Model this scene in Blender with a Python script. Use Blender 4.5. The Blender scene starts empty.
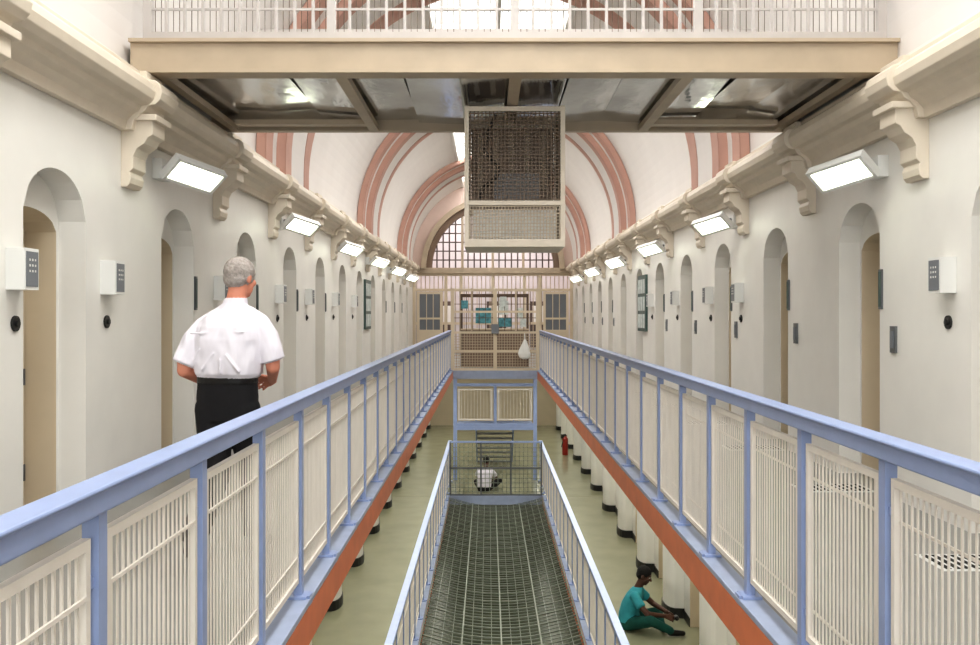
import bpy, math, random
from mathutils import Vector, Matrix
from mathutils.bvhtree import BVHTree
random.seed(4)
D = bpy.data
scene = bpy.context.scene
scene.view_settings.view_transform = 'Standard'
scene.view_settings.exposure = 0.0
try: scene.view_settings.look = 'Medium High Contrast'
except Exception: scene.view_settings.look = 'None'

def lin(c):
    c = c/255.0
    return c/12.92 if c <= 0.04045 else ((c+0.055)/1.055)**2.4
def mat(name, rgb, rough=0.5, metal=0.0, bump=0.0, var=0.05, scale=4.0, emit=0.0, stretch=None, detail=4.0, bdist=0.02, rvar=0.0):
    m = D.materials.new(name); m.use_nodes = True
    nt = m.node_tree; b = nt.nodes['Principled BSDF']
    col = [lin(c) for c in rgb]
    b.inputs['Roughness'].default_value = rough
    b.inputs['Metallic'].default_value = metal
    tc = nt.nodes.new('ShaderNodeTexCoord'); mp = nt.nodes.new('ShaderNodeMapping')
    if stretch: mp.inputs['Scale'].default_value = stretch
    nz = nt.nodes.new('ShaderNodeTexNoise'); nz.inputs['Scale'].default_value = scale; nz.inputs['Detail'].default_value = detail
    rp = nt.nodes.new('ShaderNodeValToRGB')
    rp.color_ramp.elements[0].position = 0.3; rp.color_ramp.elements[1].position = 0.7
    rp.color_ramp.elements[0].color = [max(0, c*(1-var)) for c in col]+[1]
    rp.color_ramp.elements[1].color = [min(1, c*(1+var*0.6)) for c in col]+[1]
    nt.links.new(tc.outputs['Object'], mp.inputs['Vector']); nt.links.new(mp.outputs['Vector'], nz.inputs['Vector'])
    nt.links.new(nz.outputs['Fac'], rp.inputs['Fac']); nt.links.new(rp.outputs['Color'], b.inputs['Base Color'])
    if rvar > 0:
        mr = nt.nodes.new('ShaderNodeMapRange'); mr.inputs[1].default_value=0.3; mr.inputs[2].default_value=0.7
        mr.inputs[3].default_value=max(0.02,rough-rvar); mr.inputs[4].default_value=rough+rvar
        nt.links.new(nz.outputs['Fac'], mr.inputs[0]); nt.links.new(mr.outputs[0], b.inputs['Roughness'])
    if bump > 0:
        bp = nt.nodes.new('ShaderNodeBump'); bp.inputs['Strength'].default_value = bump; bp.inputs['Distance'].default_value = bdist
        nt.links.new(nz.outputs['Fac'], bp.inputs['Height']); nt.links.new(bp.outputs['Normal'], b.inputs['Normal'])
    if emit > 0:
        b.inputs['Emission Color'].default_value = col+[1]; b.inputs['Emission Strength'].default_value = emit
    return m

M = {}
M['wall'] = mat('painted_wall_white', (233,231,225), 0.42, bump=0.08, var=0.04, scale=2.0)
M['wallup'] = mat('vault_plaster', (228,223,219), 0.7, var=0.03, scale=1.5)
M['pink'] = mat('pink_arch_paint', (196,156,142), 0.7, var=0.06, scale=3)
M['palepink'] = mat('pale_pink_plaster', (224,202,192), 0.7, var=0.04, scale=3)
M['cornice'] = mat('cream_cornice_paint', (222,211,194), 0.5, bump=0.1, var=0.05, scale=5)
M['cream'] = mat('cream_door_paint', (214,200,176), 0.45, var=0.04, scale=3)
M['beige'] = mat('beige_steel_paint', (188,172,150), 0.45, var=0.08, scale=4)
M['blue'] = mat('periwinkle_rail_paint', (148,164,202), 0.33, var=0.06, scale=9)
M['bluekerb'] = mat('pale_blue_kerb_paint', (156,167,191), 0.45, var=0.08, scale=8)
M['panel'] = mat('white_grille_paint', (228,222,213), 0.45, var=0.05, scale=8)
M['bars'] = mat('grey_gallery_bars', (192,186,182), 0.45, var=0.05, scale=8)
M['orange'] = mat('terracotta_fascia_paint', (212,122,80), 0.45, var=0.10, scale=6)
M['lino'] = mat('walkway_lino', (136,134,129), 0.3, var=0.07, scale=3)
M['olive'] = mat('olive_lino', (158,158,132), 0.2, var=0.08, scale=2)
M['black'] = mat('black_paint', (34,34,34), 0.4, var=0.1)
M['darkgap'] = mat('dark_interior', (30,29,28), 0.8, var=0.1)
M['wire'] = mat('galvanised_wire', (140,146,132), 0.4, metal=0.3, var=0.1)
M['darkwire'] = mat('dark_wire', (104,88,72), 0.5, metal=0.2, var=0.1)
M['ground'] = mat('ground_lino', (98,104,88), 0.25, var=0.12, scale=2)
M['steel'] = mat('brushed_sheet_steel', (222,224,226), 0.12, metal=0.95, var=0.25, scale=1.3, bump=0.2, stretch=(2.2,1.0,1.0), rvar=0.07, bdist=0.05, detail=3)
M['plate'] = mat('steel_plate', (120,122,125), 0.35, metal=0.7)
M['green'] = mat('green_plate', (66,88,84), 0.4)
M['white'] = mat('white_enamel', (228,228,224), 0.35, var=0.02)
M['screen'] = mat('grey_panel', (118,122,128), 0.35)
M['lamp'] = mat('lamp_diffuser', (248,255,228), 0.4, var=0.0, emit=5.5)
M['skyglass'] = mat('skylight_glass', (235,238,240), 0.3, var=0.0, emit=0.65)
M['red'] = mat('red_enamel', (150,44,34), 0.3)
M['teal'] = mat('teal_cotton', (60,156,168), 0.85, bump=0.4, var=0.14, scale=12)
M['tealdk'] = mat('green_trouser_cotton', (14,80,72), 0.85, bump=0.4, var=0.2, scale=12)
M['shirt'] = mat('white_shirt_cotton', (230,226,234), 0.85, bump=1.0, var=0.05, scale=5, bdist=0.1, detail=2, stretch=(1.0,1.0,0.55))
M['trouser'] = mat('black_trouser_wool', (24,23,26), 0.9, bump=0.3, var=0.15, scale=12)
M['belt'] = mat('black_leather', (14,13,13), 0.35)
M['skin'] = mat('fair_skin', (208,140,116), 0.55, var=0.06, scale=20)
M['skindk'] = mat('dark_skin', (88,58,46), 0.5, var=0.06, scale=20)
M['hairg'] = mat('grey_hair', (164,156,150), 0.8, bump=0.6, var=0.3, scale=40)
M['hairk'] = mat('black_hair', (18,15,14), 0.8, bump=0.6, var=0.25, scale=60)
M['eye'] = mat('eye_white', (225,220,215), 0.2, var=0)
M['lip'] = mat('lips', (130,70,62), 0.5, var=0)
M['paper'] = mat('notice_paper', (205,212,208), 0.7, var=0.25, scale=12)
M['notice'] = mat('blue_notice', (90,150,160), 0.6, var=0.5, scale=14)
M['wood'] = mat('brown_frame', (128,108,92), 0.5)
M['woodd'] = mat('dark_brown_frame', (92,74,62), 0.5)
M['glaze'] = mat('window_bar_grey', (92,80,76), 0.5)
M['glassgrey'] = mat('frosted_pane', (206,202,204), 0.3, var=0.1, scale=1.2)

class MB:
    def __init__(s): s.v=[]; s.f=[]; s.m=[]; s.mats=[]
    def mi(s, k):
        m = M[k]
        if m not in s.mats: s.mats.append(m)
        return s.mats.index(m)
    def add(s, vs, fs, k):
        o=len(s.v); s.v += [tuple(v) for v in vs]; i=s.mi(k)
        for f in fs: s.f.append([a+o for a in f]); s.m.append(i)
    def box(s, x0,x1,y0,y1,z0,z1,k):
        if x0>x1: x0,x1=x1,x0
        if y0>y1: y0,y1=y1,y0
        e=random.uniform(0.0,0.0009); x0+=e;x1-=e;y0+=e;y1-=e;z0+=e;z1-=e
        vs=[(x,y,z) for x in (x0,x1) for y in (y0,y1) for z in (z0,z1)]
        s.add(vs,[(0,1,3,2),(4,6,7,5),(0,4,5,1),(2,3,7,6),(0,2,6,4),(1,5,7,3)],k)
    def obox(s, c, ax, ay, az, k):
        c=Vector(c); vs=[c+ax*i+ay*j+az*l for i in (-1,1) for j in (-1,1) for l in (-1,1)]
        s.add(vs,[(0,1,3,2),(4,6,7,5),(0,4,5,1),(2,3,7,6),(0,2,6,4),(1,5,7,3)],k)
    def prism_y(s, pts, y0, y1, k):
        n=len(pts); vs=[(p[0],y0,p[1]) for p in pts]+[(p[0],y1,p[1]) for p in pts]
        fs=[tuple(range(n)),tuple(range(2*n-1,n-1,-1))]+[(i,(i+1)%n,n+(i+1)%n,n+i) for i in range(n)]
        s.add(vs,fs,k)
    def cyl(s,p0,p1,r,k,n=8,r1=None):
        p0=Vector(p0);p1=Vector(p1);d=(p1-p0).normalized();r1=r if r1 is None else r1
        a=d.orthogonal().normalized();b=d.cross(a)
        vs=[];
        for p,rr in((p0,r),(p1,r1)):
            for i in range(n):
                t=2*math.pi*i/n; vs.append(p+a*math.cos(t)*rr+b*math.sin(t)*rr)
        fs=[tuple(range(n)),tuple(range(2*n-1,n-1,-1))]+[(i,(i+1)%n,n+(i+1)%n,n+i) for i in range(n)]
        s.add(vs,fs,k)
    def build(s,name,bevel=0,parent=None,recalc=True):
        me=D.meshes.new(name); me.from_pydata(s.v,[],s.f)
        for m in s.mats: me.materials.append(m)
        me.polygons.foreach_set('material_index',s.m); me.update()
        if recalc:
            import bmesh
            bm=bmesh.new(); bm.from_mesh(me); bmesh.ops.recalc_face_normals(bm,faces=bm.faces); bm.to_mesh(me); bm.free()
        ob=D.objects.new(name,me); scene.collection.objects.link(ob)
        if bevel:
            b=ob.modifiers.new('b','BEVEL'); b.width=bevel; b.segments=2; b.limit_method='ANGLE'
        if parent: ob.parent=parent
        return ob

W=3.16; EDGE=1.13; YN=-7.0; YE=24.5; YL=22.3; YF=36.5; LZ=-2.88; GZ=-5.8; LW=2.65

# ------------------------------------------------ walls with arched recesses
def arch_pts(yc,w,zs,rise,n=14,p=2.2,q=1.7):
    out=[]
    for i in range(n+1):
        u=-1+2*i/n
        out.append((yc+u*w/2, zs+rise*(max(0,1-abs(u)**p))**(1/q)))
    return out
def arch_layer(mb,s,xf,ya,yb,z0,z1,yc,w,zs,rise,depth,kw,kr):
    x=s*xf; xo=s*(xf+depth)
    A=arch_pts(yc,w,zs,rise)
    y0,y1=yc-w/2,yc+w/2
    mb.add([(x,ya,z0),(x,y0,z0),(x,y0,z1),(x,ya,z1)],[(0,1,2,3)],kw)
    mb.add([(x,y1,z0),(x,yb,z0),(x,yb,z1),(x,y1,z1)],[(0,1,2,3)],kw)
    for a,b in zip(A[:-1],A[1:]):
        mb.add([(x,a[0],a[1]),(x,b[0],b[1]),(x,b[0],z1),(x,a[0],z1)],[(0,1,2,3)],kw)
    B=[(y0,z0)]+A+[(y1,z0)]
    for a,b in zip(B[:-1],B[1:]):
        mb.add([(x,a[0],a[1]),(x,b[0],b[1]),(xo,b[0],b[1]),(xo,a[0],a[1])],[(0,1,2,3)],kr)
door_n=[0]
def make_door(s,x,yc,w,z0,h):
    door_n[0]+=1
    d=MB(); t=0.05*s
    d.box(x,x+t,yc-w/2,yc+w/2,z0,z0+h,'cream')
    for (a,b,c,e) in ((-w/2,-w/2+0.05,0,h),(w/2-0.05,w/2,0,h),(-w/2,w/2,h-0.06,h)):
        d.box(x-0.02*s,x,yc+a,yc+b,z0+c,z0+e,'cream')
    d.box(x-0.015*s,x,yc-0.12,yc+0.12,z0+1.45,z0+1.62,'plate')
    d.box(x-0.03*s,x,yc-w/2+0.08,yc-w/2+0.2,z0+0.98,z0+1.14,'black')
    d.cyl((x-0.06*s,yc-w/2+0.14,z0+0.9),(x-0.06*s,yc-w/2+0.14,z0+1.2),0.012,'plate')
    for zz in (0.3,1.0,1.8): d.cyl((x-0.02*s,yc+w/2-0.02,z0+zz),(x-0.02*s,yc+w/2-0.02,z0+zz+0.12),0.015,'plate')
    d.build('door_%d'%door_n[0])
def upper_wall(s,name,y_first,sp):
    mb=MB(); ys=[y_first+sp*k for k in range(-4,13) if YN+1<y_first+sp*k<YF-1.2]
    prev=YN
    for i,yc in enumerate(ys):
        nxt=yc+sp/2 if i<len(ys)-1 else YF
        arch_layer(mb,s,W,prev,nxt,0,3.6,yc,0.92,2.2,0.32,0.2,'wall','wall')
        arch_layer(mb,s,W+0.2,yc-0.5,yc+0.5,0,2.6,yc,0.84,2.12,0.14,0.28,'wall','cream')
        make_door(s,s*(W+0.45),yc,0.83,0.0,2.24)
        prev=nxt
    mb.box(s*(W+0.56),s*(W+0.8),YN,YF,-0.2,3.6,'wall')
    mb.build(name,recalc=False)
    return ys
LY=upper_wall(-1,'wall_left',6.37,2.5)
RY=upper_wall(1,'wall_right',5.95,2.42)

def lower_wall(s,name,zf,ztop,y_first,sp,doors=True):
    mb=MB(); ys=[y_first+sp*k for k in range(-4,14) if YN+1<y_first+sp*k<YF-1.2]; prev=YN
    for i,yc in enumerate(ys):
        nxt=yc+sp/2 if i<len(ys)-1 else YF
        arch_layer(mb,s,LW,prev,nxt,zf,ztop,yc,1.0,zf+2.1,0.25,0.35,'wall','cream')
        if doors: make_door(s,s*(LW+0.3),yc,0.98,zf,2.3)
        if doors:
            yp=yc+sp/2
            n=10
            for lo,hi,k,g in ((zf,zf+0.14,'black',0.018),(zf+0.1405,ztop,'wall',0.0)):
                pts=[]
                for j in range(n+1):
                    t=math.pi*j/n
                    pts.append((yp-(0.32+g)*math.cos(t), LW-(0.24+g)*(math.sin(t))**0.5))
                vs=[];m=len(pts)
                for z in (lo,hi):
                    for (yy,xx) in pts: vs.append((s*xx,yy,z))
                mb.add(vs,[(j,j+1,m+j+1,m+j) for j in range(m-1)]+[tuple(range(m)),tuple(range(m,2*m))],k)
            mb.box(s*(LW-0.012),s*(LW+0.01),yp-sp/2+0.5,yp+sp/2-0.5,zf,zf+0.12,'black')
        prev=nxt
    mb.box(s*(LW+0.4),s*(LW+0.6),YN,YF,zf,ztop,'wall')
    mb.build(name,recalc=False)
lower_wall(-1,'wall_left_lower',LZ,-0.18,5.6,2.4)
lower_wall(1,'wall_right_lower',LZ,-0.18,5.3,2.4)
lower_wall(-1,'wall_left_ground',GZ,LZ-0.18,5.6,2.4,False)
lower_wall(1,'wall_right_ground',GZ,LZ-0.18,5.3,2.4,False)

# ------------------------------------------------ floors
def slab(name,z,outer,k,ye):
    mb=MB()
    for s in (-1,1):
        mb.box(s*(EDGE+0.012),s*outer,YN,ye,z-0.18,z,k)
    mb.box(-outer,outer,ye+0.012,YF+6,z-0.18,z,k)
    mb.box(-EDGE-0.02,EDGE+0.02,YN,-1.2,z-0.18,z,k)
    return mb.build(name)
slab('floor',0,W+0.8,'lino',YE); slab('floor_lower',LZ,LW+0.6,'olive',YL)
mb=MB(); mb.box(-LW-0.6,LW+0.6,YN,YF+6,GZ-0.2,GZ,'ground'); mb.build('floor_ground')
for nm,z,ye in (('trim_1',0,YE),('trim_2',LZ,YL)):
    mb=MB()
    for s in (-1,1):
        mb.box(s*(EDGE-0.012),s*(EDGE+0.01),YN,ye,z-0.2,z+0.0,'orange')
        mb.box(s*(EDGE-0.013),s*(EDGE+0.115),YN,ye,z+0.001,z+0.035,'bluekerb')
    mb.box(-EDGE,EDGE,ye-0.01,ye+0.01,z-0.2,z+0.02,'bluekerb')
    mb.build(nm,bevel=0.004)
mb=MB(); mb.box(-EDGE,EDGE,-1.19,0.3,-0.14,-0.004,'lino'); mb.build('footbridge')

# ------------------------------------------------ railings
def railing(name,z,s,ys):
    mb=MB(); x=s*(EDGE+0.055)
    for y in ys:
        mb.box(x-0.022,x+0.022,y-0.026,y+0.026,z+0.035,z+1.03,'blue')
        mb.box(x-0.05,x+0.05,y-0.06,y+0.06,z+0.035,z+0.05,'blue')
        mb.box(x-s*0.05,x-s*0.066,y-0.04,y+0.04,z-0.12,z+0.05,'blue')
    for a,b in zip(ys[:-1],ys[1:]):
        y0,y1=a+0.05,b-0.05; z0,z1=z+0.12,z+0.965
        for (p,q,c,e) in ((y0,y1,z0,z0+0.028),(y0,y1,z1-0.028,z1),(y0,y0+0.026,z0,z1),(y1-0.026,y1,z0,z1)):
            mb.box(x-0.012,x+0.012,p,q,c,e,'panel')
        for zz in (z0+0.13,z1-0.15):
            mb.box(x+0.004,x+0.012,y0,y1,zz,zz+0.012,'panel')
        for zz in (z0+0.1,z1-0.13):
            mb.box(x-0.009,x+0.009,a,y0,zz,zz+0.03,'blue'); mb.box(x-0.009,x+0.009,y1,b,zz,zz+0.03,'blue')
        n=18
        for i in range(1,n):
            yy=y0+0.013+(y1-y0-0.026)*i/n
            mb.box(x-0.003,x+0.003,yy-0.0055,yy+0.0055,z0+0.02,z1-0.02,'panel')
    ob=mb.build(name)
    hb=MB(); hb.box(x-0.034,x+0.034,ys[0]-0.4,ys[-1]+0.03,z+1.02,z+1.09,'blue'); hb.box(x-0.045,x+0.045,ys[0]-0.4,ys[-1]+0.03,z+1.078,z+1.094,'blue')
    hb.build('handrail',bevel=0.006,parent=ob)
    return ob
PY=[0.66+0.84*k for k in range(0,29)]
railing('guard_railing',0,-1,PY); railing('guard_railing.001',0,1,PY)
railing('guard_railing.002',LZ,-1,PY); railing('guard_railing.003',LZ,1,PY)
mb=MB()
for zz in (1.02,0.12): mb.box(-EDGE+0.02,EDGE-0.02,-1.15,-1.11,zz,zz+0.05,'blue')
for i in range(21):
    xx=-1.08+i*0.108; mb.box(xx-0.008,xx+0.008,-1.14,-1.12,0.0,1.02,'panel')
mb.build('guard_railing.004')

# ------------------------------------------------ floor ventilation grilles by doors
mb=MB()
for yc in RY:
    yy=yc-0.3
    mb.box(2.5,3.12,yy-0.19,yy+0.19,0.0,0.006,'white')
    for i in range(10):
        xx=2.53+i*0.058
        mb.box(xx,(xx+0.034),yy-0.16,yy+0.16,0.006,0.009,'darkgap')
mb.build('floor_vent_grille')

# ------------------------------------------------ cornice + corbels
prof=[(0,3.0),(0.06,3.0),(0.075,3.07),(0.12,3.12),(0.17,3.15),(0.19,3.19),(0.25,3.20),(0.29,3.24),(0.305,3.30),(0.29,3.36),(0.25,3.395),(0.2,3.40),(0.18,3.43),(0.18,3.47),(0,3.47)]
bprof=[(0,2.55),(0.05,2.55),(0.075,2.58),(0.085,2.63),(0.07,2.67),(0.10,2.70),(0.10,2.80),(0.13,2.86),(0.19,2.90),(0.22,2.95),(0.26,2.97),(0.26,3.1),(0,3.1)]
for i,(s,y_first,sp) in enumerate(((-1,6.37-1.25,2.5),(1,5.95-1.21,2.42))):
    mb=MB()
    mb.prism_y([(s*(W-o),z) for o,z in prof],YN,YF,'cornice')
    y=y_first-4*sp
    while y<YF-0.5:
        if y>YN+0.5:
            mb.prism_y([(s*(W-o),z) for o,z in bprof],y-0.14,y+0.14,'cornice')
            mb.prism_y([(s*(W-o*1.0-0.05 if o>0 else W),z+0.002) for o,z in prof],y-0.2,y+0.2,'cornice')
            mb.prism_y([(s*(W-o),z) for o,z in [(0,3.08),(0.3,3.08),(0.3,3.13),(0,3.13)]],y-0.18,y+0.18,'cornice')
        y+=sp
    mb.build('trim_%d'%(3+i),bevel=0.006)

# ------------------------------------------------ vault ceiling with skylight
ZC=3.6; R=W
mb=MB(); N=60
mb.box(-W-0.2,-W,YN,YF,3.47,3.62,'wallup'); mb.box(W,W+0.2,YN,YF,3.47,3.62,'wallup')
for i in range(N):
    a0=math.pi*i/N; a1=math.pi*(i+1)/N; am=math.degrees((a0+a1)/2)
    if 68<am<112: continue
    p=[(R*math.cos(a),ZC+R*math.sin(a)) for a in (a0,a1)]; q=[((R+0.2)*math.cos(a),ZC+(R+0.2)*math.sin(a)) for a in (a0,a1)]
    mb.prism_y([p[0],q[0],q[1],p[1]],YN,YF,'wallup')
mb.build('ceiling')
def ring(mb,ri,ro,y0,y1,kf,ks,zc=ZC,n=48):
    prof_=[(math.pi*i/n) for i in range(n+1)]
    segs=[((ri*math.cos(a0),zc+ri*math.sin(a0)),(ro*math.cos(a0),zc+ro*math.sin(a0)),(ro*math.cos(a1),zc+ro*math.sin(a1)),(ri*math.cos(a1),zc+ri*math.sin(a1))) for a0,a1 in zip(prof_[:-1],prof_[1:])]
    segs+= [((ri,3.36),(ro,3.36),(ro,zc),(ri,zc)),((-ri,zc),(-ro,zc),(-ro,3.36),(-ri,3.36))]
    for P in segs:
        f=[(x,y0,z) for x,z in P]; b=[(x,y1,z) for x,z in P]
        mb.add(f,[(0,1,2,3)],kf); mb.add(b,[(3,2,1,0)],kf)
        mb.add([f[0],f[3],b[3],b[0]],[(0,1,2,3)],ks)
mb=MB()
for c in (13.2,22.3,31.5):
    ring(mb,3.03,3.15,c-1.4,c+1.4,'pink','wallup')
    ring(mb,2.91,3.04,c-0.8,c+0.8,'pink','wallup')
    for e in (-0.8,0.45): ring(mb,2.90,2.915,c+e,c+e+0.35,'pink','pink')
    for e in (-1.4,1.05): ring(mb,3.02,3.035,c+e,c+e+0.35,'pink','pink')
mb.build('vault_rib_arches',recalc=False)
mb=MB()
for s in (-1,1): mb.box(s*1.15,s*1.28,YN,YF,6.5,6.95,'white')
y=YN+0.5
while y<YF: mb.box(-1.15,1.15,y-0.03,y+0.03,6.6,6.68,'white'); y+=1.0
mb.box(-0.03,0.03,YN,YF,6.6,6.7,'white')
mb.box(-1.2,1.2,YN,YF,6.85,6.88,'skyglass')
mb.build('skylight_frame')

# ------------------------------------------------ near wall behind camera with a window added for the fill light
mb=MB()
mb.box(-3.9,3.9,YN-0.3,YN,GZ,0.0,'wall'); mb.box(-3.9,-2.2,YN-0.3,YN,0,7.2,'wall'); mb.box(2.2,3.9,YN-0.3,YN,0,7.2,'wall')
mb.box(-2.2,2.2,YN-0.3,YN,5.4,7.2,'wall'); mb.box(-2.2,2.2,YN-0.3,YN,0,0.6,'wall')
mb.build('wall_near')
mb=MB()
for i in range(12): xx=-2.2+i*0.4; mb.box(xx-0.02,xx+0.02,YN-0.12,YN-0.06,0.6,5.4,'beige')
for i in range(7): zz=0.6+i*0.8; mb.box(-2.2,2.2,YN-0.12,YN-0.06,zz-0.02,zz+0.02,'beige')
mb.build('added_near_window')  # unseen window bars, added to go with the frontal fill

# ------------------------------------------------ far wall : ring, window, gates
mb=MB(); zc=3.3
n=48
for i in range(n):
    a0=math.pi*i/n; a1=math.pi*(i+1)/n
    for ri,ro,y0,k in ((2.4,2.62,YF-0.1,'wood'),(2.62,2.82,YF-0.3,'beige'),(2.82,3.7,YF-0.05,'palepink')):
        P=[(r*math.cos(a),zc+r*math.sin(a)) for r,a in ((ri,a0),(ro,a0),(ro,a1),(ri,a1))]
        mb.prism_y(P,y0,YF+0.2,k)
mb.box(-3.5,3.5,YF-0.15,YF+0.1,3.12,3.34,'beige')
mb.box(-3.9,3.9,YF,YF+0.2,GZ,LZ-0.18,'wall')
mb.box(-3.2,3.2,YF,YF+0.2,LZ,-0.18,'cream')
mb.build('wall_far')
mb=MB()
x=-2.45
while x<=2.46:
    h=math.sqrt(max(0,2.5**2-x*x)); 
    if h>0.05: mb.box(x-0.028,x+0.028,YF,YF+0.04,zc,zc+h,'glaze')
    x+=0.245
for zz in (0.35,0.7,1.05,1.4,1.75,2.1):
    h=math.sqrt(2.5**2-zz*zz); mb.box(-h,h,YF,YF+0.05,zc+zz-0.024,zc+zz+0.024,'glaze')
for x in (-1.2,0,1.2):
    h=math.sqrt(2.5**2-x*x); mb.box(x-0.05,x+0.05,YF-0.02,YF+0.05,zc,zc+h,'beige')
mb.build('window_1')
mb=MB()
for x in (-3.1,-1.85,-1.25,0.0,1.25,1.85,3.1):
    mb.box(x-0.06,x+0.06,YF-0.06,YF+0.06,0,3.12,'cream')
for zz in (0.0,1.1,2.42,3.02): mb.box(-3.1,3.1,YF-0.05,YF+0.05,zz,zz+0.1,'cream')
x=-3.0
while x<3.05: mb.box(x-0.016,x+0.016,YF-0.02,YF+0.02,0,3.1,'beige'); x+=0.17
mb.build('barred_partition')
for i,s in enumerate((-1,1)):
    d=MB(); cx=s*2.48
    for (a,b,c,e) in ((-0.5,-0.4,0,2.4),(0.4,0.5,0,2.4),(-0.5,0.5,2.3,2.4),(-0.5,0.5,0,0.9),(-0.5,0.5,1.3,1.38)):
        d.box(cx+a,cx+b,YF-0.16,YF-0.08,c+0.005,e,'cream')
    for a in (-0.14,0.12): d.box(cx+a,cx+a+0.03,YF-0.16,YF-0.08,0.9,2.3,'cream')
    d.box(cx-0.4,cx+0.4,YF-0.13,YF-0.11,0.9,2.3,'screen')
    door_n[0]+=1; d.build('door_%d'%door_n[0])
mb=MB()
mb.box(-3.9,3.9,YF+6,YF+6.2,GZ,8,'glassgrey'); mb.box(-4.1,-3.9,YF-0.2,YF+6.2,GZ,8,'palepink'); mb.box(3.9,4.1,YF-0.2,YF+6.2,GZ,8,'palepink')
mb.box(-4,4,YF,YF+6.2,8,8.2,'wallup')
for xx in (-2.2,0.2,2.2): mb.box(xx-0.45,xx+0.45,YF+5.96,YF+6,0,2.1,'glaze'); mb.box(xx-0.35,xx+0.35,YF+5.94,YF+5.96,1.1,1.9,'white')
mb.build('wall_back_room')

# ------------------------------------------------ mesh gate at end of void
def mesh_panel(mb,x0,x1,y,z0,z1,sx,sz,t,k):
    n=max(1,int((x1-x0)/sx))
    for i in range(1,n): xx=x0+(x1-x0)*i/n; mb.box(xx-t,xx+t,y-t,y+t,z0,z1,k)
    n=max(1,int((z1-z0)/sz))
    for i in range(1,n): zz=z0+(z1-z0)*i/n; mb.box(x0,x1,y-t*0.8,y+t*0.8,zz-t,zz+t,k)
mb=MB(); y=YE+0.05
for x in (-1.13,0.0,1.13): mb.box(x-0.05,x+0.05,y-0.04,y+0.04,0.02,2.2,'cream')
for x in (-0.62,0.55): mb.box(x-0.025,x+0.025,y-0.03,y+0.03,1.05,2.2,'beige')
for zz in (0.02,0.5,1.0,1.55,2.12): mb.box(-1.13,1.13,y-0.03,y+0.03,zz,zz+0.06,'cream')
mesh_panel(mb,-1.1,1.1,y,0.05,1.0,0.07,0.07,0.008,'beige')
mesh_panel(mb,-1.1,1.1,y,1.05,2.15,0.16,0.3,0.009,'darkwire')
mb.box(0.12,0.3,y-0.045,y-0.04,1.72,1.98,'paper'); mb.box(0.66,0.82,y-0.045,y-0.04,1.18,1.4,'paper'); mb.box(-0.9,-0.72,y-0.045,y-0.04,1.66,1.88,'notice'); mb.box(-0.1,0.1,y-0.09,y-0.04,1.0,1.25,'plate')
mb.build('security_gate')
mb=MB(); y=YE+2.2
mb.box(-0.95,0.95,y,y+0.06,0.004,1.05,'wood'); mb.box(-1.0,1.0,y-0.05,y+0.5,1.05,1.1,'beige')
for x in (-0.95,0,0.95): mb.box(x-0.03,x+0.03,y,y+0.06,0.004,2.1,'woodd')
mb.box(-0.98,0.98,y,y+0.06,2.0,2.1,'woodd'); mb.box(-0.55,-0.1,y-0.02,y,1.25,1.7,'notice'); mb.box(0.12,0.4,y-0.02,y,1.5,1.9,'paper'); mb.box(0.1,0.5,y-0.02,y,1.15,1.42,'notice'); mb.box(0.6,0.82,y-0.02,y,1.4,1.7,'paper')
mb.build('office_booth')
mb=MB(); y=YE+0.06
for x in (-1.06,1.06): mb.box(x-0.05,x+0.05,y-0.05,y+0.04,LZ,0.0,'blue')
for zz in (-0.36,-1.42): mb.box(-1.03,1.03,y-0.03,y+0.03,zz-0.04,zz+0.04,'blue')
for x in (0.0,): mb.box(x-0.04,x+0.04,y-0.03,y+0.03,-1.4,-0.36,'blue')
for x0,x1 in ((-0.98,-0.07),(0.07,0.98)):
    mb.box(x0,x1,y-0.01,y+0.01,-1.3,-1.26,'panel'); mb.box(x0,x1,y-0.01,y+0.01,-0.5,-0.46,'panel')
    mb.box(x0,x0+0.04,y-0.01,y+0.01,-1.3,-0.46,'panel'); mb.box(x1-0.04,x1,y-0.01,y+0.01,-1.3,-0.46,'panel')
    i=x0
    while i<x1: mb.box(i-0.007,i+0.007,y-0.008,y+0.008,-1.3,-0.46,'panel'); i+=0.085
mb.box(-1.03,1.03,y-0.03,y+1.2,-1.56,-1.46,'blue')
for k in range(8):
    yy=y+1.2+k*0.25; zz=-1.5-0.17*(k+1); mb.box(-0.5,0.5,yy,yy+0.27,zz-0.03,zz,'plate')
for x in (-0.52,0.52): mb.obox((x,y+2.2,-2.2),Vector((0.02,0,0)),Vector((0,1.02,-0.7)),Vector((0,0.06,0.09)),'blue')
mb.build('half_landing_stair')
mb=MB(); y=YL+0.05
mesh_panel(mb,-1.08,1.08,y,LZ,-1.6,0.10,0.10,0.007,'wire')
for x in (-1.1,-0.36,0.36,1.1): mb.box(x-0.02,x+0.02,y-0.02,y+0.02,LZ,-1.55,'plate')
for zz in (LZ+0.03,-2.2,-1.57): mb.box(-1.12,1.12,y-0.025,y+0.025,zz-0.02,zz+0.02,'blue' if zz>-1.6 else 'plate')
mb.build('mesh_barrier')
mb=MB()
ringz=[(0.85,0.02),(0.8,0.05),(0.72,0.08),(0.6,0.13),(0.48,0.16),(0.38,0.14),(0.33,0.05)]
vs=[];fs=[];n=14
for z_,r_ in ringz:
    for i in range(n):
        t=2*math.pi*i/n; rr=r_*(1+0.15*math.sin(3*t+z_*9)); vs.append((0.78+rr*math.cos(t),YE-0.16+rr*0.7*math.sin(t),z_))
for a in range(len(ringz)-1):
    for i in range(n): fs.append((a*n+i,a*n+(i+1)%n,(a+1)*n+(i+1)%n,(a+1)*n+i))
fs.append(tuple(range(n))); fs.append(tuple(range((len(ringz)-1)*n,len(ringz)*n)))
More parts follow.
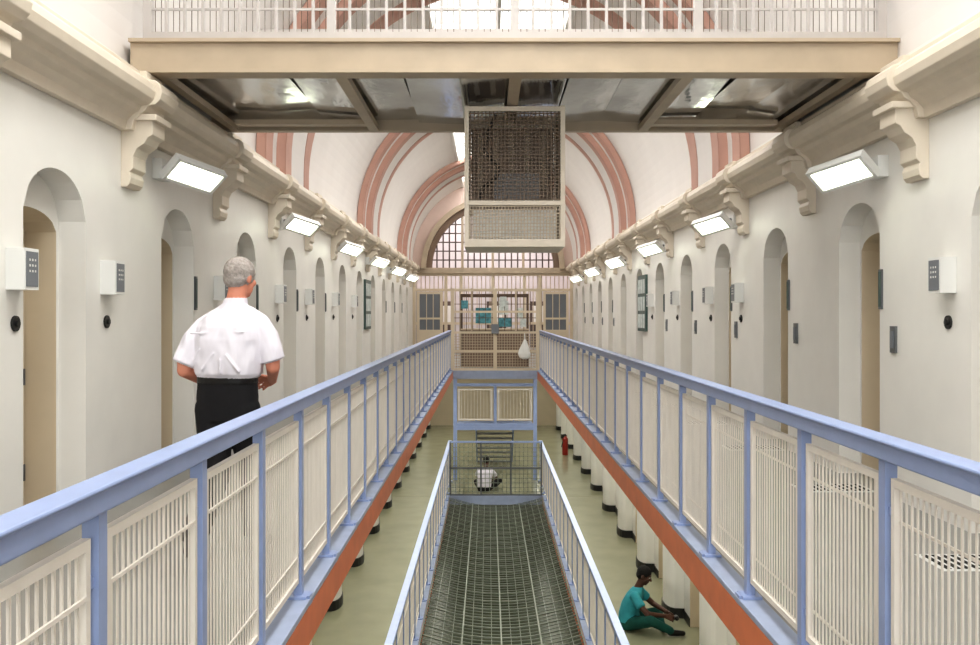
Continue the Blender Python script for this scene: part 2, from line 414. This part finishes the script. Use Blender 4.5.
mb.add(vs,fs,'white'); mb.cyl((0.78,YE-0.16,0.84),(0.78,YE,1.0),0.01,'white'); mb.build('plastic_bag')

# ------------------------------------------------ safety net
mb=MB(); zn=LZ-0.02
def netz(x): return zn-0.2*(1-(x/1.12)**2)
y0,y1=1.0,YL
xs=[-1.11+2.22*i/16 for i in range(17)]
for i,x in enumerate(xs):
    t=0.005 if i%4 else 0.011
    mb.box(x-t,x+t,y0,y1,netz(x)-t,netz(x)+t,'wire')
yy=y0; j=0
while yy<y1:
    t=0.005 if j%3 else 0.010
    ps=[-1.11+2.22*i/10 for i in range(11)]
    for a,b in zip(ps[:-1],ps[1:]):
        za,zb=netz(a),netz(b)
        vs=[(a,yy-t,za-t),(a,yy+t,za-t),(a,yy+t,za+t),(a,yy-t,za+t),(b,yy-t,zb-t),(b,yy+t,zb-t),(b,yy+t,zb+t),(b,yy-t,zb+t)]
        mb.add(vs,[(0,1,5,4),(1,2,6,5),(2,3,7,6),(3,0,4,7)],'wire')
    yy+=0.14; j+=1
mb.build('safety_net',recalc=False)

# ------------------------------------------------ overhead bridge
mb=MB()
FY=7.55; BY=10.0; BZ=3.48
XL,XR=-W+0.05,W-0.005
mb.box(XL,XR,FY,FY+0.1,BZ+0.03,BZ+0.25,'beige'); mb.box(XL,XR,FY-0.05,FY+0.15,BZ,BZ+0.03,'beige'); mb.box(XL,XR,FY-0.05,FY+0.15,BZ+0.25,BZ+0.28,'beige')
mb.box(-W+0.01,W-0.01,BY-0.1,BY,BZ,BZ+0.25,'beige')
for x in (-1.41,0.04,1.47): mb.box(x-0.05,x+0.05,FY+0.1,BY-0.1,BZ+0.0,BZ+0.06,'beige')
for x in (-2.9,2.9): mb.box(x-0.04,x+0.04,FY+0.1,BY-0.1,BZ,BZ+0.06,'beige')
for x0,x1 in ((-2.8,-1.45),(1.5,2.8)): mb.box(x0,x1,BY-0.45,BY-0.32,BZ+0.0,BZ+0.05,'beige')
xe=[-2.95,-1.41,0.04,1.47,2.95]
for i,(a,b) in enumerate(zip(xe[:-1],xe[1:])):
    nn_=3
    for q in range(nn_):
        xa=a+(b-a)*q/nn_; xb=a+(b-a)*(q+1)/nn_
        tl=random.uniform(-0.02,0.02); z=BZ+0.10; ty=random.uniform(-0.03,0.03)
        mb.add([(xa,FY+0.05,z-tl-ty),(xb,FY+0.05,z+tl-ty),(xb,BY-0.05,z+tl+ty),(xa,BY-0.05,z-tl+ty)],[(0,1,2,3)],'steel')
mb.box(-W+0.02,W-0.02,FY+0.1,BY-0.05,BZ+0.2,BZ+0.25,'lino')
for yy in (FY+0.02,BY-0.06):
    X0,X1=-2.98,3.04
    zb=BZ+0.28
    for i in range(5):
        x=X0+(X1-X0)*i/4; mb.box(x-0.035,x+0.035,yy,yy+0.06,zb,zb+0.8,'bars')
    mb.box(X0,X1,yy,yy+0.05,zb+0.02,zb+0.07,'bars'); mb.box(X0+0.35,X1-0.35,yy-0.01,yy+0.06,zb+0.75,zb+0.82,'bars')
    mb.box(X0,X1,yy+0.015,yy+0.03,zb+0.25,zb+0.27,'bars')
    n=40
    for i in range(1,n):
        x=X0+(X1-X0)*i/n; mb.box(x-0.012,x+0.012,yy+0.01,yy+0.04,zb+0.05,zb+0.76,'bars')
    n=120
    for i in range(1,n):
        x=X0+(X1-X0)*i/n; mb.box(x-0.003,x+0.003,yy+0.045,yy+0.05,zb+0.05,zb+0.76,'darkwire')
mb.build('overhead_bridge')

# ------------------------------------------------ hanging mesh cage
mb=MB()
cx0,cx1,cy0,cy1,cz0,cz1=-0.39,0.51,8.67,9.5,2.18,3.47
t=0.022
for x in (cx0,cx1):
    for y in (cy0,cy1): mb.box(x-t,x+t,y-t,y+t,cz0,cz1,'cornice')
for z in (cz0+0.02,cz0+0.38,cz1-0.03):
    for y in (cy0,cy1): mb.box(cx0,cx1,y-t,y+t,z-t,z+t,'cornice')
    for x in (cx0,cx1): mb.box(x-t,x+t,cy0,cy1,z-t,z+t,'cornice')
for y,k in ((cy0,'darkwire'),(cy1,'darkwire')):
    mesh_panel(mb,cx0,cx1,y,cz0+0.38,cz1,0.035,0.035,0.006,k)
    mesh_panel(mb,cx0,cx1,y,cz0,cz0+0.38,0.03,0.03,0.005,'beige')
for x in (cx0,cx1):
    i=cy0
    while i<cy1: mb.box(x-0.004,x+0.004,i-0.0045,i+0.0045,cz0,cz1,'darkwire'); i+=0.035
    i=cz0
    while i<cz1: mb.box(x-0.004,x+0.004,cy0,cy1,i-0.0045,i+0.0045,'darkwire'); i+=0.035
mb.box(cx0-0.02,cx1+0.02,cy0-0.02,cy1+0.02,cz0-0.03,cz0,'cornice')
mb.box(cx0+0.06,cx1-0.06,cy0+0.08,cy1-0.05,cz0+0.01,cz0+0.33,'white')
mb.box(cx0+0.04,cx1-0.04,cy1-0.05,cy1-0.04,cz0+0.42,cz1-0.06,'wood')  # brown sheet added at the back to darken the cage interior
for i in range(5): mb.box(cx0+0.1+i*0.16,cx0+0.15+i*0.16,cy1-0.07,cy1-0.055,cz0+0.6,cz1-0.1,'beige')
mb.box(cx0+0.25,cx1-0.2,cy0+0.3,cy1-0.1,cz0+0.45,cz0+0.7,'screen')
pts=[(-0.12,8.72,3.4),(-0.2,8.72,3.2),(-0.22,8.72,3.05),(-0.1,8.72,2.92),(-0.1,8.72,2.82),(-0.24,8.72,2.7),(-0.27,8.72,2.55)]
for a,b in zip(pts[:-1],pts[1:]): mb.cyl(a,b,0.016,'black')
mb.build('hanging_mesh_cage')

# ------------------------------------------------ floodlights
for s,off,ysl in ((-1,0.33,[8.3,13.05,17.8,22.5,27.2,32.0]),(1,0.34,[7.85,12.4,17.1,21.8,26.6,31.4])):
    for y in ysl:
        mb=MB()
        zl=2.78 if s<0 else 2.73
        c=Vector((s*(W-off),y,zl))
        ax=Vector((-s*0.5,0.84,-0.14)).normalized()
        nn=Vector((-s*0.45,-0.55,-0.75)); nn=(nn-ax*nn.dot(ax)).normalized(); ay=nn.cross(ax).normalized()
        mb.obox(c,ax*0.28,ay*0.125,nn*0.03,'white')
        mb.obox(c-nn*0.045,ax*0.2,ay*0.08,nn*0.025,'white')
        mb.obox(c+nn*0.034,ax*0.245,ay*0.095,nn*0.004,'lamp')
        for sg in (-1,1): 
            mb.obox(c+ax*0.266*sg+nn*0.04,ax*0.016,ay*0.125,nn*0.012,'white'); mb.obox(c+ay*0.113*sg+nn*0.04,ax*0.28,ay*0.014,nn*0.012,'white')
        mb.box(s*W,s*(W-0.09),y-0.12,y+0.12,zl-0.06,zl+0.12,'white')
        mb.cyl((s*(W-0.08),y,zl+0.06),c-nn*0.05,0.02,'plate')
        mb.box(s*(W-0.09),s*(W-0.094),y-0.05,y-0.02,zl,zl+0.03,'red')
        ob=mb.build('floodlight',bevel=0.004)

# ------------------------------------------------ wall fittings
def wall_box(s,y,z=1.8):
    mb=MB(); x=s*W
    mb.box(x,x-s*0.12,y-0.09,y+0.09,z-0.13,z+0.13,'white')
    mb.box(x-s*0.12,x-s*0.125,y-0.075,y+0.075,z-0.11,z+0.11,'screen')
    for i in range(3):
        for j in range(3): mb.box(x-s*0.125,x-s*0.129,y-0.045+i*0.035,y-0.03+i*0.035,z-0.02+j*0.035,z-0.005+j*0.035,'white')
    mb.build('intercom_box',bevel=0.008)
    kb=MB(); kb.cyl((x-s*0.001,y+0.02,z-0.34),(x-s*0.015,y+0.02,z-0.34),0.05,'black',14); kb.cyl((x-s*0.015,y+0.02,z-0.34),(x-s*0.03,y+0.02,z-0.34),0.022,'black',12); kb.build('cell_call_button')
for y in (5.78,7.17,10.1,13.0,15.1,17.7,20.2): wall_box(-1,y)
for y in (6.7,12.2,13.85,16.3,18.8): wall_box(1,y)
for s,ysd in ((-1,LY),(1,RY)):
    for yc in ysd:
        if yc<(7 if s<0 else 5) or 18.5<yc<24 or yc>33: continue
        yp=yc-0.5 if s>0 else yc+0.5
        mb=MB(); x=s*W
        mb.box(x,x-s*0.018,yp-0.03,yp+0.03,1.56,1.9,'plate'); mb.box(x-s*0.018,x-s*0.022,yp-0.024,yp+0.024,1.58,1.88,'green')
        mb.build('cell_name_plate')
        if s>0:
            mb=MB(); mb.box(x,x-0.02,yp-0.3,yp-0.2,1.2,1.42,'plate'); mb.box(x-0.02,x-0.03,yp-0.28,yp-0.22,1.24,1.38,'screen'); mb.build('light_switch_plate')
for s,y in ((-1,22.6),(1,19.9)):
    mb=MB(); x=s*W
    mb.box(x,x-s*0.05,y-0.5,y+0.5,1.15,2.35,'green'); 
    for i in range(3):
        for j in range(3): mb.box(x-s*0.05,x-s*0.055,y-0.42+i*0.3,y-0.18+i*0.3,1.22+j*0.37,1.52+j*0.37,'paper')
    mb.build('notice_board')
mb=MB(); ex,ey=2.22,28.9
for k_,(z0,z1,r0,r1) in enumerate(((0,0.5,0.09,0.09),(0.5,0.58,0.09,0.035),(0.58,0.64,0.03,0.03))): mb.cyl((ex,ey,LZ+0.001+z0),(ex,ey,LZ+0.001+z1),r0,'red' if k_<2 else 'black',16,r1)
mb.cyl((ex+0.02,ey,LZ+0.64),(ex-0.12,ey,LZ+0.62),0.015,'black'); mb.cyl((ex-0.03,ey-0.02,LZ+0.6),(ex-0.12,ey-0.06,LZ+0.25),0.014,'black')
mb.build('fire_extinguisher')

# ------------------------------------------------ people
def capsule(p0,p1,r0,r1,n=16,m=5,flat=1.0):
    p0=Vector(p0);p1=Vector(p1);d=(p1-p0)
    if d.length<1e-6: d=Vector((0,0,1e-4))
    d.normalize(); a=d.orthogonal().normalized(); b=d.cross(a)
    rings=[]
    for i in range(1,m+1):
        t=math.pi/2*(1-i/m); rings.append((p0-d*r0*math.sin(t),r0*math.cos(t)))
    for i in range(m):
        t=math.pi/2*i/m; rings.append((p1+d*r1*math.sin(t)*flat,r1*(math.cos(t) if flat==1 else math.cos(t)**0.3)))
    vs=[p0-d*r0];fs=[]
    for c,r in rings:
        for j in range(n):
            t=2*math.pi*j/n; vs.append(c+a*r*math.cos(t)+b*r*math.sin(t))
    vs.append(p1+d*r1*flat); K=len(rings)
    for j in range(n): fs.append((0,1+(j+1)%n,1+j)); fs.append((len(vs)-1,1+(K-1)*n+j,1+(K-1)*n+(j+1)%n))
    for i in range(K-1):
        for j in range(n): fs.append((1+i*n+j,1+i*n+(j+1)%n,1+(i+1)*n+(j+1)%n,1+(i+1)*n+j))
    return vs,fs
def ellips(c,rx,ry,rz,R=None,n=20,m=14):
    c=Vector(c);vs=[];fs=[]
    def P(x,y,z):
        v=Vector((x*rx,y*ry,z*rz))
        if R: v=R@v
        return c+v
    vs.append(P(0,0,-1))
    for i in range(1,m):
        t=-math.pi/2+math.pi*i/m
        for j in range(n):
            u=2*math.pi*j/n; vs.append(P(math.cos(t)*math.cos(u),math.cos(t)*math.sin(u),math.sin(t)))
    vs.append(P(0,0,1)); K=m-1
    for j in range(n): fs.append((0,1+(j+1)%n,1+j)); fs.append((len(vs)-1,1+(K-1)*n+j,1+(K-1)*n+(j+1)%n))
    for i in range(K-1):
        for j in range(n): fs.append((1+i*n+j,1+i*n+(j+1)%n,1+(i+1)*n+(j+1)%n,1+(i+1)*n+j))
    return vs,fs
def loft(rings,n=28,e=2.4):
    vs=[];fs=[]
    for (cx,cy,cz,rx,ry) in rings:
        for j in range(n):
            u=2*math.pi*j/n; c_,s_=math.cos(u),math.sin(u)
            vs.append(Vector((cx+rx*math.copysign(abs(c_)**(2/e),c_),cy+ry*math.copysign(abs(s_)**(2/e),s_),cz)))
    K=len(rings)
    for i in range(K-1):
        for j in range(n): fs.append((i*n+j,i*n+(j+1)%n,(i+1)*n+(j+1)%n,(i+1)*n+j))
    fs.append(tuple(range(n-1,-1,-1))); fs.append(tuple(range((K-1)*n,K*n)))
    return vs,fs
def hand(parts,wrist,d,nrm,side,k):
    w=Vector(wrist); d=Vector(d).normalized(); nrm=Vector(nrm); nrm=(nrm-d*nrm.dot(d)).normalized(); u=d.cross(nrm).normalized()*side
    offs=[0.033,0.011,-0.011,-0.032]; ln=[0.074,0.084,0.078,0.06]
    for o,L in zip(offs,ln):
        k0=w+d*0.085+u*o
        parts.append((capsule(w+u*o*0.55,k0,0.016,0.0125,10,3),k))
        p=k0; ang=[20,50,75]; seg=[0.45,0.32,0.23]; dd=(d+u*o*1.6).normalized()
        for a,sg in zip(ang,seg):
            dirv=dd*math.cos(math.radians(a))+nrm*math.sin(math.radians(a)); q=p+dirv*L*sg
            parts.append((capsule(p,q,0.0085,0.0075,10,3),k)); p=q
    t0=w+u*0.02+d*0.025; t1=w+u*0.055+d*0.06+nrm*0.015; t2=w+u*0.052+d*0.09+nrm*0.035
    parts.append((capsule(t0,t1,0.014,0.011,10,3),k)); parts.append((capsule(t1,t2,0.010,0.008,10,3),k))
def head(parts,c,pitch,yaw,skin,hair,short=True,sc=1.0):
    Rm=Matrix.Rotation(yaw,3,'Z')@Matrix.Rotation(pitch,3,'X')
    c=Vector(c)
    def P(x,y,z): return c+Rm@(Vector((x,y,z))*sc)
    def E(p,rx,ry,rz,k): parts.append((ellips(P(*p),rx*sc,ry*sc,rz*sc,Rm),k))
    E((0,-0.01,0.025),0.076,0.095,0.09,skin); E((0,0.03,-0.045),0.058,0.06,0.07,skin)
    E((0,0.055,-0.09),0.03,0.028,0.022,skin)
    parts.append((capsule(P(0,0.082,0.02),P(0,0.108,-0.02),0.009*sc,0.014*sc,10,3),skin))
    E((0,0.088,-0.052),0.024,0.008,0.008,'lip')
    for s in (-1,1):
        E((s*0.032,0.078,0.015),0.013,0.009,0.008,'eye')
        E((s*0.032,0.0855,0.015),0.005,0.003,0.005,'hairk')
        parts.append((capsule(P(s*0.018,0.086,0.034),P(s*0.046,0.078,0.036),0.005*sc,0.004*sc,8,3),hair))
        E((s*0.08,-0.012,-0.005),0.009,0.018,0.03,skin)
        E((s*0.045,0.06,-0.02),0.022,0.02,0.022,skin)
    h=0.006 if short else 0.012
    E((0,-0.02,0.037),0.077+h,0.094+h,0.088+h*0.9,hair)
    E((0,-0.055,-0.01),0.066+h,0.05+h,0.06,hair)
def person(name,parts,loc,rz,voxel=0.006,sc=1.0,ry=0.0):
    V=[];F=[]
    for (vs,fs),k in parts:
        o=len(V); V+=[tuple(v) for v in vs]; F+=[[a+o for a in f] for f in fs]
    me=D.meshes.new('tmp'); me.from_pydata(V,[],F)
    ob=D.objects.new('tmp',me); scene.collection.objects.link(ob)
    r=ob.modifiers.new('r','REMESH'); r.mode='VOXEL'; r.voxel_size=voxel; r.use_smooth_shade=True
    sm=ob.modifiers.new('s','SMOOTH'); sm.factor=0.5; sm.iterations=4
    dg=bpy.context.evaluated_depsgraph_get(); dg.update()
    nm=D.meshes.new_from_object(ob.evaluated_get(dg))
    D.objects.remove(ob); D.meshes.remove(me)
    keys=[]; trees=[]
    for (vs,fs),k in parts:
        trees.append((BVHTree.FromPolygons([tuple(v) for v in vs],fs),k))
        if k not in keys: keys.append(k)
    nm.materials.clear()
    for k in keys: nm.materials.append(M[k])
    bb=[]
    for (vs,fs),k in parts:
        xs=[v[0] for v in vs];ys=[v[1] for v in vs];zs=[v[2] for v in vs]
        bb.append((min(xs)-.03,max(xs)+.03,min(ys)-.03,max(ys)+.03,min(zs)-.03,max(zs)+.03))
    idx=[]
    for p in nm.polygons:
        c=p.center; best=9;bk=keys[0]
        for (t,k),b in zip(trees,bb):
            if c.x<b[0] or c.x>b[1] or c.y<b[2] or c.y>b[3] or c.z<b[4] or c.z>b[5]: continue
            h=t.find_nearest(c,best)
            if h[3] is not None and h[3]<best: best=h[3];bk=k
        idx.append(keys.index(bk))
    nm.polygons.foreach_set('material_index',idx); nm.polygons.foreach_set('use_smooth',[True]*len(nm.polygons))
    nm.name=name
    ob=D.objects.new(name,nm); scene.collection.objects.link(ob); ob.location=loc; ob.rotation_euler=(0,ry,rz); ob.scale=(sc,sc,sc)
    return ob

# walking officer (back view, mid-stride, leaning slightly)
def lean(z): return 0.045*max(0,z-1.0)/0.7
P=[]
P.append((loft([(0,0,0.86,0.18,0.12),(0,0,1.0,0.19,0.13),(0,0,1.10,0.183,0.125)]),'trouser'))
P.append((loft([(0,0,1.095,0.187,0.13),(0,0,1.13,0.187,0.13)]),'belt'))
P.append((loft([(lean(z)+a,b,z,c,d_) for a,b,z,c,d_ in [(0,0,1.13,0.19,0.132),(0,0,1.15,0.206,0.15),(-0.005,0,1.22,0.214,0.156),(0,-0.015,1.36,0.216,0.15),(0,-0.02,1.44,0.205,0.132),(0.0,-0.01,1.50,0.17,0.108),(0.005,0,1.545,0.12,0.085),(0.008,0.0,1.58,0.072,0.07)]]),'shirt'))
P.append((loft([(0.045,0.0,1.555,0.08,0.08),(0.05,0.01,1.612,0.069,0.07)],e=2),'shirt'))
for (a,b) in (((-0.17,-0.145,1.40),(0.19,-0.148,1.41)),((-0.10,-0.145,1.18),(-0.02,-0.16,1.28)),((0.13,-0.142,1.17),(0.06,-0.162,1.27)),((0.02,-0.152,1.16),(0.02,-0.164,1.24)),((-0.19,-0.09,1.2),(-0.12,-0.14,1.3))):
    P.append((capsule(a,b,0.008,0.005,8,3),'shirt'))
P.append((capsule((0.045,0,1.54),(0.06,0.02,1.69),0.062,0.057),'skin'))
head(P,(0.068,0.045,1.737),-0.12,-0.35,'skin','hairg',False)
for s,dz,dy in ((-1,-0.01,-0.05),(1,0.01,0.04)):
    sx=0.03
    P.append((capsule((sx+s*0.10,0,1.50+dz),(sx+s*0.175,-0.005,1.44+dz),0.06,0.072),'shirt'))
    P.append((capsule((sx+s*0.175,-0.005,1.44+dz),(sx*0.8+s*0.225,-0.01+dy*0.5,1.36+dz),0.072,0.075),'shirt'))
    P.append((capsule((sx*0.8+s*0.225,-0.01+dy*0.5,1.36+dz),(sx*0.6+s*0.268,-0.02+dy,1.225+dz),0.075,0.073,flat=0.12),'shirt'))
    P.append((capsule((sx*0.6+s*0.262,-0.02+dy,1.27+dz),(sx*0.5+s*0.268,-0.015+dy,1.18+dz),0.046,0.043),'skin'))
    w_=(s*0.20,0.19+dy,1.09+dz)
    P.append((capsule((sx*0.5+s*0.268,-0.015+dy,1.18+dz),w_,0.043,0.029),'skin'))
    hand(P,(w_[0],w_[1]+0.005,w_[2]),(-s*0.7,0.6,-0.2),(-s*0.4,-0.5,-0.5),s*1.0,'skin')
P.append((capsule((0.09,0,0.93),(0.09,0.18,0.54),0.115,0.09),'trouser')); P.append((capsule((0.09,0.18,0.54),(0.10,0.20,0.12),0.088,0.08,flat=0.15),'trouser'))
P.append((capsule((-0.09,0,0.93),(-0.07,-0.02,0.52),0.115,0.09),'trouser')); P.append((capsule((-0.07,-0.02,0.52),(-0.07,-0.32,0.20),0.088,0.078,flat=0.15),'trouser'))
P.append((capsule((0.10,0.18,0.045),(0.11,0.38,0.04),0.042,0.036),'belt')); P.append((capsule((0.10,0.2,0.12),(0.10,0.2,0.06),0.045,0.042),'belt'))
P.append((capsule((-0.07,-0.36,0.14),(-0.075,-0.20,0.04),0.042,0.036),'belt')); P.append((capsule((-0.07,-0.33,0.19),(-0.07,-0.36,0.14),0.045,0.042),'belt'))
person('walking_officer',P,(-1.80,5.72,0.003),math.radians(-8))

def seated(name,loc,rz,top,bot,skin,hair,voxel,sc=1.0):
    P=[]
    P.append((loft([(0,-0.03,0.015,0.15,0.12),(0,0,0.1,0.175,0.15),(0,0.0,0.18,0.165,0.13)]),bot))
    P.append((loft([(0,0,0.12,0.175,0.145),(0,-0.005,0.22,0.17,0.135),(0,0.03,0.36,0.185,0.13),(0,0.075,0.47,0.19,0.115),(0,0.10,0.53,0.15,0.09),(0,0.12,0.57,0.075,0.065)]),top))
    P.append((capsule((0,0.11,0.54),(0,0.17,0.67),0.056,0.052),skin))
    head(P,(0,0.20,0.725),-0.45,0.0,skin,hair,True)
    for s in (-1,1):
        P.append((capsule((s*0.165,0.09,0.49),(s*0.225,0.19,0.37),0.062,0.066,flat=0.15),top))
        P.append((capsule((s*0.22,0.18,0.38),(s*0.24,0.28,0.29),0.042,0.038),skin))
        P.append((capsule((s*0.24,0.28,0.29),(s*0.09,0.49,0.24),0.038,0.026),skin))
        hand(P,(s*0.09,0.495,0.24),(-s*0.4,0.8,-0.35),(-s*0.7,-0.1,-0.5),s*1.0,skin)
    P.append((capsule((0.1,0.03,0.10),(0.30,0.34,0.22),0.095,0.07),bot)); P.append((capsule((0.30,0.34,0.22),(0.16,0.56,0.08),0.066,0.052),bot))
    P.append((capsule((-0.1,0.03,0.10),(-0.30,0.34,0.16),0.095,0.07),bot)); P.append((capsule((-0.30,0.34,0.16),(-0.06,0.42,0.07),0.066,0.052),bot))
    P.append((capsule((0.15,0.56,0.05),(0.10,0.72,0.04),0.042,0.034),'belt')); P.append((capsule((-0.06,0.42,0.05),(0.05,0.46,0.04),0.04,0.034),'belt'))
    P.append((capsule((-0.06,0.61,0.19),(0.08,0.64,0.22),0.035,0.03),'belt'))
    return person(name,P,loc,rz,voxel,sc)
seated('seated_prisoner',(1.79,12.95,LZ+0.002),math.radians(-108),'teal','tealdk','skindk','hairk',0.007,1.04)
seated('seated_man',(-0.28,22.95,LZ+0.002),math.radians(-15),'shirt','trouser','skindk','hairk',0.01)

# ------------------------------------------------ lights
def area(name,loc,sx,sy,power,rot=(0,0,0),col=(1,1,1)):
    l=D.lights.new(name,'AREA'); l.shape='RECTANGLE'; l.size=sx; l.size_y=sy; l.energy=power; l.color=col
    o=D.objects.new(name,l); o.location=loc; o.rotation_euler=rot; scene.collection.objects.link(o); return o
mb=MB()
for s in (-1,1):
    for zb in (-0.18,LZ-0.18):
        y=1
        while y<35: mb.box(s*1.75,s*1.9,y,y+1.4,zb-0.06,zb,'white'); y+=2.4
mb.build('fill_batten_housing')  # unseen housings added to go with the strip fills
for s in (-1,1):
    area('lower_fill_light',(s*1.82,18,-0.26),0.12,34,250,col=(1,0.98,0.88))  # unseen strip fill added to brighten the lower walkways
    area('ground_fill_light',(s*1.82,18,LZ-0.26),0.12,34,80,col=(1,0.98,0.85))  # weaker unseen strip fill added for the ground level
area('skylight_daylight',(0,15,6.75),2.2,42,1700,col=(1.0,0.985,0.955))
area('near_fill_light',(0,YN+0.05,3.0),4.2,4.6,290,rot=(math.radians(90),0,0),col=(0.93,0.97,1.0))  # frontal fill added behind the camera for officer, cage and beam
area('back_room_fill',(0,YF+3.2,7.8),5,4,520,col=(1,0.98,0.98))  # unseen lamp added to brighten the room behind the far window

w=D.worlds.new('World'); scene.world=w; w.use_nodes=True
nt=w.node_tree; sky=nt.nodes.new('ShaderNodeTexSky'); sky.sky_type='HOSEK_WILKIE'
nt.links.new(sky.outputs[0],nt.nodes['Background'].inputs[0]); nt.nodes['Background'].inputs[1].default_value=0.5

cam=D.cameras.new('Camera'); co=D.objects.new('Camera',cam); scene.collection.objects.link(co)
co.location=(-0.19,0,1.52); co.rotation_euler=(math.radians(90),0,0)
cam.sensor_width=36; cam.lens=925/980*36; cam.shift_x=2/980; cam.shift_y=-8.5/980; cam.clip_start=0.05
scene.camera=co
